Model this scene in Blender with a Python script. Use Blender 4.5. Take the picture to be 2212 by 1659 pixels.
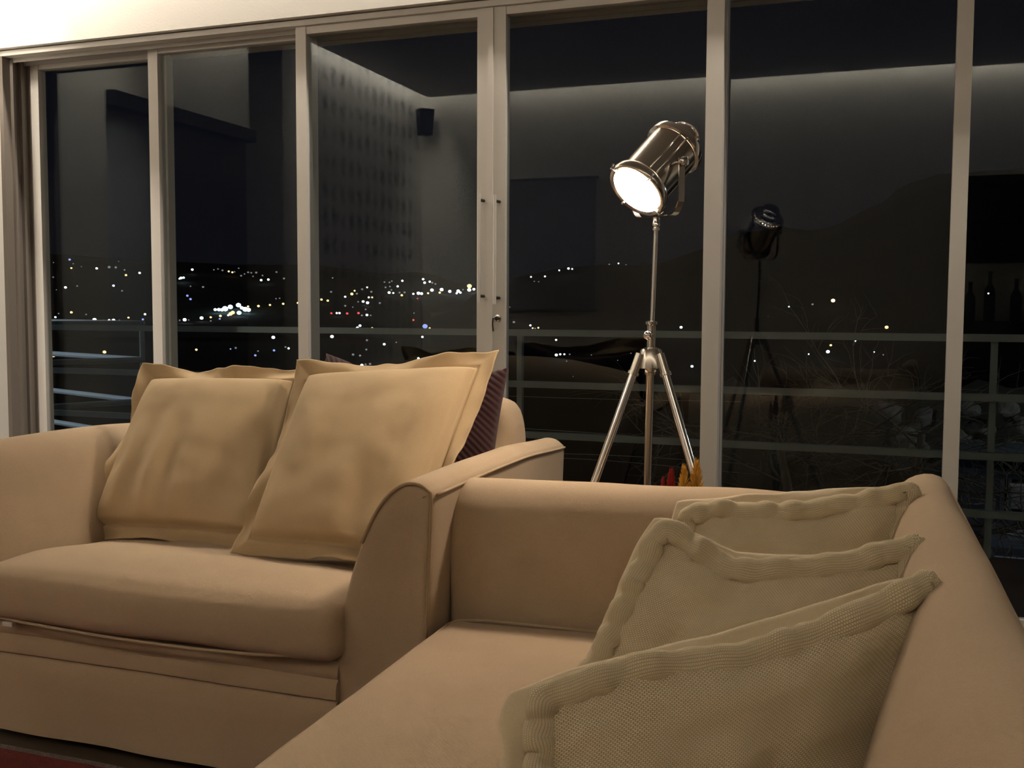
import bpy, bmesh, math, random
from mathutils import Vector, Matrix, noise
random.seed(7)
for o in list(bpy.data.objects): bpy.data.objects.remove(o)
S = bpy.context.scene
COL = S.collection

# ---------------------------------------------------------------- camera
FPX = 2247.334
ROT = Matrix(((0.9400454, 0.3410184, 0.0045928), (0.0276277, -0.0627218, -0.9976486), (-0.3399285, 0.9379618, -0.0683829)))
CAM = Vector((0.0, 0.0, 1.05))
cd = bpy.data.cameras.new('camera'); cam = bpy.data.objects.new('camera', cd); COL.objects.link(cam)
cd.sensor_width = 36.0; cd.lens = 36.0 * FPX / 2212.0; cd.clip_start = 0.02; cd.clip_end = 20000
mw = Matrix((( ROT[0][0], -ROT[1][0], -ROT[2][0], CAM.x), (ROT[0][1], -ROT[1][1], -ROT[2][1], CAM.y), (ROT[0][2], -ROT[1][2], -ROT[2][2], CAM.z), (0, 0, 0, 1)))
cam.matrix_world = mw
S.camera = cam
S.view_settings.view_transform = 'Standard'
try: S.view_settings.look = 'None'
except Exception: pass
S.view_settings.exposure = 0.0; S.view_settings.gamma = 1.0; S.view_settings.use_curve_mapping = False
S.cycles.max_bounces = 4; S.cycles.diffuse_bounces = 3; S.cycles.glossy_bounces = 3; S.cycles.transmission_bounces = 2; S.cycles.transparent_max_bounces = 12
S.cycles.caustics_reflective = False; S.cycles.caustics_refractive = False

# ---------------------------------------------------------------- world: night sky
w = bpy.data.worlds.new('night'); S.world = w; w.use_nodes = True
bg = w.node_tree.nodes['Background']; bg.inputs[0].default_value = (0.55, 0.62, 1.0, 1); bg.inputs[1].default_value = 0.0058

# ---------------------------------------------------------------- light levels (lamps are built further down)
LENS_POWER = 172.0       # emission of the spotlight's lens
COVE_BACK, COVE_LEFT, COVE_FRONT = 90.0, 38.0, 58.0
WARM = (1.0, 0.89, 0.74); LAMPC = (1.0, 0.80, 0.62)

# ---------------------------------------------------------------- helpers
D = 3.45                                   # the glass front stands at y = D
XL, XR, YB, ZC = -3.543, 4.6, -0.69, 2.72  # left wall, right wall, back wall, ceiling
def ray(px, py):
    c = Vector(((px - 1106.0) / FPX, (py - 829.5) / FPX, 1.0)); return ROT.transposed() @ c
def at(px, py, Y): d = ray(px, py); return CAM + d * (Y / d.y)
def atx(px, py, X): d = ray(px, py); return CAM + d * (X / d.x)
def atr(px, py, r):
    d = ray(px, py); return CAM + d * (r / math.hypot(d.x, d.y))
def sm(x): x = max(0.0, min(1.0, x)); return x * x * (3 - 2 * x)
def nz(x, y, z): return noise.noise(Vector((x, y, z)))

MATS = {}
def nodes_mat(name):
    m = bpy.data.materials.new(name); m.use_nodes = True; MATS[name] = m
    nt = m.node_tree; return m, nt, nt.nodes['Principled BSDF']
def plain(name, col, rough=0.6, metal=0.0, var=0.06, scale=8.0, bump=0.0, bscale=60.0, spec=0.5):
    m, nt, p = nodes_mat(name)
    tc = nt.nodes.new('ShaderNodeTexCoord')
    n = nt.nodes.new('ShaderNodeTexNoise'); n.inputs['Scale'].default_value = scale; n.inputs['Detail'].default_value = 4
    r = nt.nodes.new('ShaderNodeMix'); r.data_type = 'RGBA'
    r.inputs[6].default_value = tuple(c * (1 - var) for c in col) + (1,); r.inputs[7].default_value = tuple(min(1, c * (1 + var)) for c in col) + (1,)
    nt.links.new(tc.outputs['Object'], n.inputs['Vector']); nt.links.new(n.outputs['Fac'], r.inputs[0]); nt.links.new(r.outputs[2], p.inputs['Base Color'])
    p.inputs['Roughness'].default_value = rough; p.inputs['Metallic'].default_value = metal; p.inputs['Specular IOR Level'].default_value = spec
    if bump:
        n2 = nt.nodes.new('ShaderNodeTexNoise'); n2.inputs['Scale'].default_value = bscale; n2.inputs['Detail'].default_value = 3
        b = nt.nodes.new('ShaderNodeBump'); b.inputs['Strength'].default_value = bump; b.inputs['Distance'].default_value = 0.01
        nt.links.new(tc.outputs['Object'], n2.inputs['Vector']); nt.links.new(n2.outputs['Fac'], b.inputs['Height']); nt.links.new(b.outputs[0], p.inputs['Normal'])
    return m
def glow(name, col, s):
    m, nt, p = nodes_mat(name)
    p.inputs['Base Color'].default_value = (0.02, 0.02, 0.02, 1)
    p.inputs['Emission Color'].default_value = tuple(col) + (1,); p.inputs['Emission Strength'].default_value = s
    return m
def cloth(name, col, kind='weave', scale=260.0, bump=0.35, var=0.10):
    """woven / knitted cloth: blotchy colour plus a fine thread relief"""
    m, nt, p = nodes_mat(name); L = nt.links.new; N = nt.nodes.new
    tc = N('ShaderNodeTexCoord')
    blot = N('ShaderNodeTexNoise'); blot.inputs['Scale'].default_value = 5.0; blot.inputs['Detail'].default_value = 5; L(tc.outputs['Object'], blot.inputs['Vector'])
    mx = N('ShaderNodeMix'); mx.data_type = 'RGBA'; L(blot.outputs['Fac'], mx.inputs[0])
    mx.inputs[6].default_value = tuple(c * (1 - var) for c in col) + (1,); mx.inputs[7].default_value = tuple(c * (1 + var) for c in col) + (1,)
    src = tc.outputs['UV'] if kind == 'knit' else tc.outputs['Object']
    if kind == 'knit':
        mp = N('ShaderNodeMapping'); mp.inputs['Scale'].default_value = (scale, scale * 1.25, 1); L(src, mp.inputs['Vector'])
        br = N('ShaderNodeTexBrick'); br.inputs['Scale'].default_value = 1.0; br.inputs['Mortar Size'].default_value = 0.16; br.inputs['Mortar Smooth'].default_value = 1.0
        br.inputs['Brick Width'].default_value = 1.0; br.inputs['Row Height'].default_value = 1.0
        L(mp.outputs[0], br.inputs['Vector']); inv = N('ShaderNodeMath'); inv.operation = 'SUBTRACT'; inv.inputs[0].default_value = 1.0; L(br.outputs['Fac'], inv.inputs[1]); h = inv.outputs[0]
    else:
        w1 = N('ShaderNodeTexWave'); w1.bands_direction = 'DIAGONAL'; w1.inputs['Scale'].default_value = scale; w1.inputs['Distortion'].default_value = 1.5; L(src, w1.inputs['Vector'])
        w2 = N('ShaderNodeTexNoise'); w2.inputs['Scale'].default_value = scale * 1.3; w2.inputs['Detail'].default_value = 2; L(src, w2.inputs['Vector'])
        ad = N('ShaderNodeMath'); ad.operation = 'ADD'; L(w1.outputs['Fac'], ad.inputs[0]); L(w2.outputs['Fac'], ad.inputs[1]); h = ad.outputs[0]
    dk = N('ShaderNodeMix'); dk.data_type = 'RGBA'; dk.blend_type = 'MULTIPLY'; dk.inputs[0].default_value = 0.35 if kind == 'knit' else 0.16
    L(mx.outputs[2], dk.inputs[6]); L(h, dk.inputs[7]); L(dk.outputs[2], p.inputs['Base Color'])
    b = N('ShaderNodeBump'); b.inputs['Strength'].default_value = bump; b.inputs['Distance'].default_value = 0.004; L(h, b.inputs['Height']); L(b.outputs[0], p.inputs['Normal'])
    p.inputs['Roughness'].default_value = 0.92; p.inputs['Specular IOR Level'].default_value = 0.15
    p.inputs['Sheen Weight'].default_value = 0.12; p.inputs['Sheen Roughness'].default_value = 0.6
    return m

FAB = cloth('sofa_fabric', (0.44, 0.325, 0.21), 'weave', 240, 0.30)
PIL = cloth('linen', (0.50, 0.365, 0.21), 'weave', 320, 0.25, 0.12)
KNIT = cloth('knit', (0.74, 0.62, 0.41), 'knit', 92, 0.65, 0.08)
KBACK = cloth('cushion_back', (0.66, 0.55, 0.38), 'weave', 300, 0.2, 0.06)
CORD = cloth('corduroy', (0.042, 0.016, 0.017), 'weave', 300, 0.3, 0.2)
PIPE = cloth('piping', (0.34, 0.245, 0.14), 'weave', 300, 0.2, 0.05)
WALL = plain('wall_paint', (0.82, 0.79, 0.74), 0.85, var=0.02, bump=0.04, bscale=120)
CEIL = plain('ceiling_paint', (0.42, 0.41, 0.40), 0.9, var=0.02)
ALU = plain('white_aluminium', (0.72, 0.69, 0.64), 0.45, var=0.02)
ALU2 = plain('track_aluminium', (0.42, 0.39, 0.35), 0.4, var=0.05)
JAMB = plain('jamb_shaded', (0.22, 0.19, 0.165), 0.5, var=0.05)  # jamb aluminium darkened to stand in for the shade in its recess
CHROME = plain('chrome', (0.80, 0.77, 0.74), 0.12, 1.0, var=0.02)
NICK = plain('nickel', (0.62, 0.57, 0.50), 0.20, 1.0, var=0.03)
DARKM = plain('dark_metal', (0.05, 0.045, 0.04), 0.35, 0.8)
BLACK = plain('black_plastic', (0.012, 0.012, 0.013), 0.4)
RAILM = plain('rail_paint', (0.20, 0.225, 0.225), 0.5, var=0.05)
FLOORM = plain('floor_tile', (0.07, 0.05, 0.035), 0.35, var=0.12, scale=3)
RUG = plain('red_rug', (0.17, 0.018, 0.013), 0.95, var=0.25, scale=40, bump=0.8, bscale=400)
FRINGE = plain('rug_border', (0.16, 0.13, 0.12), 0.95, var=0.4, scale=90, bump=0.8, bscale=300)
DOORM = plain('door_paint', (0.62, 0.66, 0.72), 0.6, var=0.02)
DARKWOOD = plain('dark_wood', (0.035, 0.022, 0.016), 0.4, var=0.3, scale=12)
GROUND = plain('night_ground', (0.02, 0.02, 0.016), 1.0, var=0.5, scale=0.02)
CONC = plain('concrete', (0.30, 0.31, 0.33), 0.85, var=0.2, scale=6, bump=0.3, bscale=30)
BARK = plain('bark', (0.16, 0.13, 0.085), 0.9, var=0.4, scale=20)
ROCK = plain('rock', (0.20, 0.18, 0.14), 0.9, var=0.45, scale=3, bump=0.6, bscale=9)

# wallpaper with a repeating ornament
WP, nt, p = nodes_mat('wallpaper'); L = nt.links.new; N = nt.nodes.new
tc = N('ShaderNodeTexCoord'); mp = N('ShaderNodeMapping'); mp.inputs['Scale'].default_value = (1, 8.5, 5.4); L(tc.outputs['Object'], mp.inputs['Vector'])
vo = N('ShaderNodeTexVoronoi'); vo.inputs['Scale'].default_value = 1.0; vo.inputs['Randomness'].default_value = 0.12; L(mp.outputs[0], vo.inputs['Vector'])
mg = N('ShaderNodeTexNoise'); mg.inputs['Scale'].default_value = 28; L(tc.outputs['Object'], mg.inputs['Vector'])
ad = N('ShaderNodeMath'); ad.operation = 'MULTIPLY_ADD'; L(mg.outputs['Fac'], ad.inputs[0]); ad.inputs[1].default_value = 0.6; L(vo.outputs['Distance'], ad.inputs[2])
cr = N('ShaderNodeValToRGB'); cr.color_ramp.elements[0].position = 0.52; cr.color_ramp.elements[0].color = (0.10, 0.10, 0.105, 1); cr.color_ramp.elements[1].position = 0.88; cr.color_ramp.elements[1].color = (0.80, 0.78, 0.75, 1)
L(ad.outputs[0], cr.inputs[0]); L(cr.outputs[0], p.inputs['Base Color']); p.inputs['Roughness'].default_value = 0.6

# window glass: mirror share by angle, the rest passes straight through
GLASS = bpy.data.materials.new('window_glass'); GLASS.use_nodes = True; nt = GLASS.node_tree; nt.nodes.clear(); N = nt.nodes.new; L = nt.links.new
out = N('ShaderNodeOutputMaterial'); mix = N('ShaderNodeMixShader'); tr = N('ShaderNodeBsdfTransparent'); gl = N('ShaderNodeBsdfGlossy')
tr.inputs[0].default_value = (0.93, 0.95, 0.94, 1); gl.inputs['Roughness'].default_value = 0.0; gl.inputs[0].default_value = (0.93, 0.98, 1.0, 1)
ge = N('ShaderNodeNewGeometry'); dt = N('ShaderNodeVectorMath'); dt.operation = 'DOT_PRODUCT'; L(ge.outputs['True Normal'], dt.inputs[0]); L(ge.outputs['Incoming'], dt.inputs[1])
ab = N('ShaderNodeMath'); ab.operation = 'ABSOLUTE'; L(dt.outputs['Value'], ab.inputs[0])
om = N('ShaderNodeMath'); om.operation = 'SUBTRACT'; om.inputs[0].default_value = 1.0; L(ab.outputs[0], om.inputs[1])
pw = N('ShaderNodeMath'); pw.operation = 'POWER'; L(om.outputs[0], pw.inputs[0]); pw.inputs[1].default_value = 5.0
ma = N('ShaderNodeMath'); ma.operation = 'MULTIPLY_ADD'; L(pw.outputs[0], ma.inputs[0]); ma.inputs[1].default_value = 0.97; ma.inputs[2].default_value = 0.0225
L(ma.outputs[0], mix.inputs[0]); L(tr.outputs[0], mix.inputs[1]); L(gl.outputs[0], mix.inputs[2]); L(mix.outputs[0], out.inputs['Surface'])

# ---------------------------------------------------------------- mesh builders
def ridge_y(tab, px):
    if px <= tab[0][0]: return tab[0][1]
    for (a, b_), (c_, d_) in zip(tab, tab[1:]):
        if px <= c_: return b_ + (d_ - b_) * (px - a) / (c_ - a)
    return tab[-1][1]
class MB:
    def __init__(s): s.v = []; s.f = []; s.uv = {}
    def add(s, vs, fs):
        k = len(s.v); s.v += [tuple(x) for x in vs]; s.f += [tuple(i + k for i in q) for q in fs]
    def box(s, x0, x1, y0, y1, z0, z1):
        s.add([(x0, y0, z0), (x1, y0, z0), (x1, y1, z0), (x0, y1, z0), (x0, y0, z1), (x1, y0, z1), (x1, y1, z1), (x0, y1, z1)],
              [(3, 2, 1, 0), (4, 5, 6, 7), (0, 1, 5, 4), (1, 2, 6, 5), (2, 3, 7, 6), (3, 0, 4, 7)]); return s
    def loft(s, rings, cap=True, closed=True):
        n = len(rings[0]); k = len(s.v)
        for r in rings: s.v += [tuple(p) for p in r]
        m = n if closed else n - 1
        for i in range(len(rings) - 1):
            for j in range(m):
                a = k + i * n + j; b = k + i * n + (j + 1) % n
                s.f.append((a, b, b + n, a + n))
        if cap:
            for r0, rev in ((0, True), (len(rings) - 1, False)):
                idx = [k + r0 * n + j for j in range(n)]
                s.f.append(tuple(reversed(idx)) if rev else tuple(idx))
        return s
    def tube(s, pts, r, n=10, cap=True):
        pts = [Vector(p) for p in pts]; rr = r if isinstance(r, (list, tuple)) else [r] * len(pts)
        rings = []; up = Vector((0, 0, 1))
        for i, p in enumerate(pts):
            t = (pts[min(i + 1, len(pts) - 1)] - pts[max(i - 1, 0)]).normalized()
            a = t.cross(up if abs(t.z) < 0.95 else Vector((1, 0, 0))).normalized(); b = t.cross(a).normalized()
            if rings and a.dot(la) < 0: a = -a; b = -b
            la = a
            rings.append([p + (a * math.cos(2 * math.pi * j / n) + b * math.sin(2 * math.pi * j / n)) * rr[i] for j in range(n)])
        return s.loft(rings, cap)
    def lathe(s, prof, org, axis, n=32, cap=True):
        """prof: (radius, distance along axis)"""
        ax = Vector(axis).normalized(); a = ax.cross(Vector((0, 0, 1)) if abs(ax.z) < 0.9 else Vector((1, 0, 0))).normalized(); b = ax.cross(a)
        o = Vector(org)
        return s.loft([[o + ax * h + (a * math.cos(2 * math.pi * j / n) + b * math.sin(2 * math.pi * j / n)) * max(r, 1e-4) for j in range(n)] for r, h in prof], cap)
    def build(s, name, mat, parent=None, smooth=True, uvs=None, angle=None):
        me = bpy.data.meshes.new(name); me.from_pydata(s.v, [], s.f); me.validate(); me.update()
        bm = bmesh.new(); bm.from_mesh(me); bmesh.ops.recalc_face_normals(bm, faces=bm.faces); bm.to_mesh(me); bm.free()
        if smooth:
            for pl in me.polygons: pl.use_smooth = True
            if angle: me.set_sharp_from_angle(angle=math.radians(angle))
        if uvs:
            ul = me.uv_layers.new(name='UVMap')
            for lp in me.loops: ul.data[lp.index].uv = uvs[lp.vertex_index]
        o = bpy.data.objects.new(name, me); COL.objects.link(o); me.materials.append(mat)
        if parent is not None:
            o.parent = parent; o.matrix_parent_inverse = parent.matrix_world.inverted()
        return o
def empty(name, loc=(0, 0, 0), rz=0.0):
    o = bpy.data.objects.new(name, None); COL.objects.link(o); o.empty_display_size = 0.1
    o.location = loc; o.rotation_euler = (0, 0, rz); o.matrix_world = Matrix.Translation(Vector(loc)) @ Matrix.Rotation(rz, 4, 'Z'); return o
def tag(o, label=None, cat=None, group=None, kind=None):
    if label: o['label'] = label
    if cat: o['category'] = cat
    if group: o['group'] = group
    if kind: o['kind'] = kind
    return o
def struct(o, label=None): return tag(o, label, None, None, 'structure')
def crom(P, n, closed=True):
    """resampled Catmull-Rom through 2D/3D points"""
    P = [Vector(p) for p in P]; m = len(P); segs = m if closed else m - 1; dense = []
    for i in range(segs):
        a, b, c, d = (P[(i - 1) % m], P[i], P[(i + 1) % m], P[(i + 2) % m]) if closed else (P[max(i - 1, 0)], P[i], P[i + 1], P[min(i + 2, m - 1)])
        for k in range(16):
            t = k / 16; dense.append(0.5 * (2 * b + (c - a) * t + (2 * a - 5 * b + 4 * c - d) * t * t + (3 * b - a - 3 * c + d) * t ** 3))
    if not closed: dense.append(P[-1])
    ln = [0]; pts = dense + ([dense[0]] if closed else [])
    for i in range(1, len(pts)): ln.append(ln[-1] + (pts[i] - pts[i - 1]).length)
    res = []; k = 0; tot = ln[-1]
    for j in range(n):
        t = tot * j / (n if closed else n - 1)
        while k < len(ln) - 2 and ln[k + 1] < t: k += 1
        q = (t - ln[k]) / max(1e-9, ln[k + 1] - ln[k]); res.append(pts[k].lerp(pts[k + 1], min(1, max(0, q))))
    return res
def inset(P, d):
    n = len(P); area = sum(P[i].x * P[(i + 1) % n].y - P[(i + 1) % n].x * P[i].y for i in range(n)); sg = 1 if area > 0 else -1
    out = []
    for i in range(n):
        t = (P[(i + 1) % n] - P[i - 1]); 
        if t.length < 1e-9: out.append(P[i].copy()); continue
        t.normalize(); out.append(P[i] + Vector((-t.y, t.x)) * sg * d)
    return out
def softbox(mb, x0, x1, y0, y1, z0, z1, r=0.03, n=(20, 20, 6), crown=0.0, fb=0.0, wr=0.004, seed=0.0, uvs=None):
    """rounded cushion box; crown lifts the top, fb swells the front (y0) side; returns via mb"""
    nx, ny, nzz = n; cx, cy, cz = (x0 + x1) / 2, (y0 + y1) / 2, (z0 + z1) / 2; hx, hy, hz = (x1 - x0) / 2, (y1 - y0) / 2, (z1 - z0) / 2
    idx = {}
    def vert(i, j, k):
        if (i, j, k) in idx: return idx[(i, j, k)]
        def sp(t): return math.sin(t * math.pi / 2) * 0.55 + t * 0.45
        u, v, w_ = sp(2 * i / nx - 1), sp(2 * j / ny - 1), sp(2 * k / nzz - 1)
        P = Vector((u * hx, v * hy, w_ * hz)); Q = Vector((max(-hx + r, min(hx - r, P.x)), max(-hy + r, min(hy - r, P.y)), max(-hz + r, min(hz - r, P.z))))
        dd = P - Q
        if dd.length > 1e-9: P = Q + dd.normalized() * r
        if w_ > 0: P.z += crown * (1 - u ** 4) * (1 - v ** 4) * w_
        P.y -= fb * (1 - u * u) * max(0, -v) * (0.6 + 0.4 * (1 - w_ * w_))
        q = P + Vector((cx, cy, cz)); k3 = nz(q.x * 4 + seed, q.y * 4, q.z * 4)
        P += Vector((nz(q.x * 5, q.y * 5 + seed, q.z * 5), nz(q.x * 5 + 9, q.y * 5, q.z * 5 + seed), k3)) * wr
        idx[(i, j, k)] = len(mb.v); mb.v.append(tuple(P + Vector((cx, cy, cz)))); return idx[(i, j, k)]
    for i in range(nx):
        for j in range(ny):
            for k, fl in ((0, 1), (nzz, 0)):
                q = [vert(i, j, k), vert(i + 1, j, k), vert(i + 1, j + 1, k), vert(i, j + 1, k)]; mb.f.append(tuple(reversed(q) if fl else q))
    for i in range(nx):
        for k in range(nzz):
            for j, fl in ((0, 0), (ny, 1)):
                q = [vert(i, j, k), vert(i + 1, j, k), vert(i + 1, j, k + 1), vert(i, j, k + 1)]; mb.f.append(tuple(reversed(q) if fl else q))
    for j in range(ny):
        for k in range(nzz):
            for i, fl in ((0, 1), (nx, 0)):
                q = [vert(i, j, k), vert(i, j + 1, k), vert(i, j + 1, k + 1), vert(i, j, k + 1)]; mb.f.append(tuple(reversed(q) if fl else q))
    return mb

# ================================================================ THE ROOM
GAP = 0.11
struct(MB().box(XL - 0.2, XR, YB - 0.2, D + 0.25, -0.12, 0.0).build('floor', FLOORM, smooth=False), 'dark brown tiled floor under the sofas')
c = MB(); c.box(XL + GAP, XR - GAP, YB + GAP, D - 0.22, ZC, ZC + 0.06); c.box(XL - 0.2, XR + 0.2, YB - 0.2, D + 0.2, ZC + 0.22, ZC + 0.3); c.box(XL, XL + GAP + 0.02, 2.72, D - 0.22, ZC, ZC + 0.22); c.box(XL + GAP + 0.02, XR, D - 0.24, D - 0.22, ZC + 0.06, ZC + 0.22)  # block added in the left gap keeps strip light off the front wall
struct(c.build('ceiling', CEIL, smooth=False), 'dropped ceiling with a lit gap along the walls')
struct(MB().box(XL - 0.2, XR + 0.2, YB - 0.2, YB, 0, ZC + 0.22).build('wall_back', WALL, smooth=False), 'pale wall opposite the window, washed by cove light')
struct(MB().box(XR, XR + 0.2, YB, D + 0.2, 0, ZC + 0.22).build('wall_right', plain('low_bounce_wall', (0.33, 0.31, 0.28), 0.85, var=0.03), smooth=False), 'side wall beyond the right of the view, darkened to cut bounce light')  # unseen wall set far off and darkened to cut bounce light
# left wall: plain stretch with a door, an unlit opening, then a papered stretch
lw = MB(); Y1, Y2 = 1.81, 1.13
lw.box(XL - 0.2, XL, 3.12, D + 0.2, 0, ZC + 0.22); lw.box(XL - 0.2, XL, Y1, 3.12, 2.05, ZC + 0.22); lw.box(XL - 0.2, XL, YB, Y2, 0, ZC + 0.22)
lw.box(XL - 1.5, XL - 1.4, Y2 - 0.3, Y1 + 0.3, 0, ZC + 0.22); lw.box(XL - 1.5, XL - 0.2, Y2 - 0.4, Y2 - 0.3, 0, ZC + 0.22); lw.box(XL - 1.5, XL - 0.2, Y1 + 0.3, Y1 + 0.4, 0, ZC + 0.22)
WL = struct(lw.build('wall_left', WALL, smooth=False), 'left side wall with a door and an unlit passage')
struct(MB().box(XL, XL + 0.012, YB + 0.13, Y2, 0, ZC + 0.2).build('trim_1', WP, smooth=False), 'papered wall panel with a grey ornament, mirrored in the glass')
dr = MB().box(XL - 0.12, XL - 0.06, Y1 + 0.02, 3.10, 0, 2.03).build('door_7', DOORM, smooth=False); struct(dr, 'pale side door mirrored in the left pane')
MB().box(XL - 0.01, XL + 0.05, Y1, 3.12, 2.03, 2.10).build('head_track', BLACK, dr, smooth=False)
MB().box(XL - 0.05, XL - 0.01, 2.68, 2.74, 0, 2.03).build('stile', DARKWOOD, dr, smooth=False)
MB().box(XL - 0.05, XL - 0.01, Y1 + 0.02, 2.52, 0, 2.03).build('leaf', DARKWOOD, dr, smooth=False)

# front wall above the glass, header and jambs
fr = MB(); fr.box(XL - 0.2, XR + 0.2, D - 0.035, D + 0.2, 2.136, ZC + 0.22); fr.box(1.42, XR + 0.2, D - 0.035, D + 0.2, 0, 2.136)
struct(fr.build('wall_front', WALL, smooth=False), 'cream wall above the sliding glass doors')
hd = MB().box(XL, 1.42, D - 0.012, D + 0.19, 2.110, 2.130).build('trim_2', ALU, smooth=False); struct(hd, 'white aluminium header track above the sliding doors')
MB().box(XL, 1.42, D + 0.004, D + 0.19, 2.130, 2.1365).build('shadow_gap', ALU2, hd, smooth=False)
for k in range(4): MB().box(XL, 1.42, D + 0.038 + k * 0.06 - 0.006, D + 0.038 + k * 0.06 + 0.0, 2.092, 2.110).build('guide', ALU2, hd, smooth=False)
sl = MB().box(XL, 1.42, D - 0.02, D + 0.19, 0.0, 0.02).build('trim_3', ALU2, smooth=False); struct(sl, 'aluminium sill track under the sliding doors')
jb = MB().box(XL, XL + 0.02, D - 0.01, D + 0.19, 0.02, 2.110).build('trim_4', JAMB, smooth=False); struct(jb, 'aluminium door jamb with grooves at the left wall, coloured dark for its shade')
for k in range(4): MB().box(XL + 0.02, XL + 0.036, D + 0.03 + k * 0.045, D + 0.042 + k * 0.045, 0.02, 2.110).build('guide', JAMB, jb, smooth=False)

# ---- six sliding leaves: (x0, x1, track depth, left stile width, right stile width)
leaves = [(-3.515, -2.80, 0.125, 0.050, 0.045), (-2.84, -2.085, 0.0625, 0.046, 0.046), (-2.117, -1.3335, 0.0, 0.044, 0.052),
          (-1.3310, -0.528, 0.0, 0.052, 0.056), (-0.575, 0.214, 0.0625, 0.05, 0.046), (0.172, 1.41, 0.125, 0.046, 0.05)]
wl = ['narrow sliding glass leaf at the far left by the side wall', 'sliding glass leaf behind the left sofa cushion', 'sliding glass leaf left of the two long handles with the wall corner mirrored in it',
      'sliding glass leaf with the door lock, behind the floor lamp', 'sliding glass leaf mirroring the floor lamp', 'sliding glass leaf at the right edge of the view']
DOORS = []
for i, (x0, x1, dy, wa, wb) in enumerate(leaves):
    y0, y1 = D + dy, D + dy + 0.042
    g = MB().box(x0 + wa - 0.008, x1 - wb + 0.008, y0 + 0.018, y0 + 0.024, 0.07, 2.095).build('door_%d' % (i + 1), GLASS, smooth=False)
    struct(g, wl[i]); DOORS.append(g)
    MB().box(x0, x0 + wa, y0, y1, 0.02, 2.109).build('stile', ALU, g, smooth=False)
    MB().box(x1 - wb, x1, y0, y1, 0.02, 2.109).build('stile', ALU, g, smooth=False)
    MB().box(x0 + wa, x1 - wb, y0 + 0.003, y1 - 0.003, 2.081, 2.1085).build('top_rail', ALU, g, smooth=False)
    MB().box(x0 + wa, x1 - wb, y0 + 0.003, y1 - 0.003, 0.02, 0.09).build('bottom_rail', ALU, g, smooth=False)
    if i == 3:
        MB().box(x0 - 0.010, x0 + 0.007, y0 - 0.006, y0 - 0.0005, 0.02, 2.107).build('meeting_strip', ALU, g, smooth=False)
# handles on the two meeting stiles
def handle(px_top, px_bot, par):
    a, b = at(*px_top, D - 0.035), at(*px_bot, D - 0.035)
    m = MB().tube([(a.x, D - 0.035, a.z), (a.x, D - 0.035, b.z)], 0.0058, 12); h = m.build('pull_handle', ALU, par, angle=40)
    for z in (a.z - 0.022, b.z + 0.022): MB().tube([(a.x, D - 0.031, z), (a.x + 0.004, D + 0.001, z)], 0.0055, 10).build('standoff', DARKM, h, angle=40)
handle((1035, 418), (1036, 653), DOORS[2]); handle((1069, 420), (1069, 657), DOORS[3])
lk = at(1074, 688, D - 0.004)
esc = MB().lathe([(0.013, -0.002), (0.013, 0.004), (0.010, 0.007)], (lk.x, D, lk.z), (0, -1, 0), 20).build('lock_rose', NICK, DOORS[3], angle=35)
MB().lathe([(0.007, 0.006), (0.007, 0.014)], (lk.x, D, lk.z), (0, -1, 0), 14).build('lock_cylinder', DARKM, esc, angle=35)
ky = empty('door_key', (lk.x, D - 0.02, lk.z)); tag(ky, 'small metal key hanging in the sliding door lock', 'key')
MB().box(lk.x - 0.009, lk.x + 0.009, D - 0.030, D - 0.014, lk.z - 0.0015, lk.z + 0.0015).build('bow', DARKM, ky, smooth=False)
MB().tube([(lk.x - 0.008, D - 0.026, lk.z), (lk.x - 0.010, D - 0.024, lk.z - 0.018), (lk.x - 0.009, D - 0.020, lk.z - 0.045)], 0.0025, 8).build('tag', DARKM, ky)

# ---- LED strips in the ceiling gap
def cove(name, loc, size, ln, rot, pw, label):
    vx = rot[2] if abs(rot[2]) > 0.1 else 0
    d = bpy.data.lights.new(name, 'AREA'); d.shape = 'RECTANGLE'; d.size = ln; d.size_y = size; d.energy = pw; d.color = WARM
    o = bpy.data.objects.new(name, d); COL.objects.link(o); o.location = loc; o.rotation_euler = rot
    tag(o, label, 'led strip')
zl = ZC + 0.14
cove('cove_light', ((XL + XR) / 2, YB + GAP * 0.5, zl), 0.05, XR - XL - 0.3, (0, 0, 0), COVE_BACK, 'light strip in the ceiling gap over the back wall')
cove('cove_light', (XL + GAP * 0.5, (YB + Y2) / 2 + 0.08, zl), 0.05, Y2 - YB - 0.2, (0, 0, math.pi / 2), COVE_LEFT * 1.15, 'light strip in the ceiling gap over the wallpaper')
cove('cove_light', (XL + GAP * 0.5, Y1 + 0.42, zl), 0.05, 0.8, (0, 0, math.pi / 2), COVE_LEFT, 'light strip in the ceiling gap over the side door')
cove('cove_light', ((XL + 1.4) / 2, D - 0.15, zl), 0.05, 4.8, (0, 0, 0), COVE_FRONT, 'light strip in the ceiling gap over the glass doors')

cove('cove_light', (XL + 0.22, D - 0.15, zl), 0.05, 0.4, (0, 0, 0), COVE_FRONT * 0.30, 'short booster strip added to brighten the left corner over the glass doors')  # extra short strip added to brighten the left corner
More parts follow.
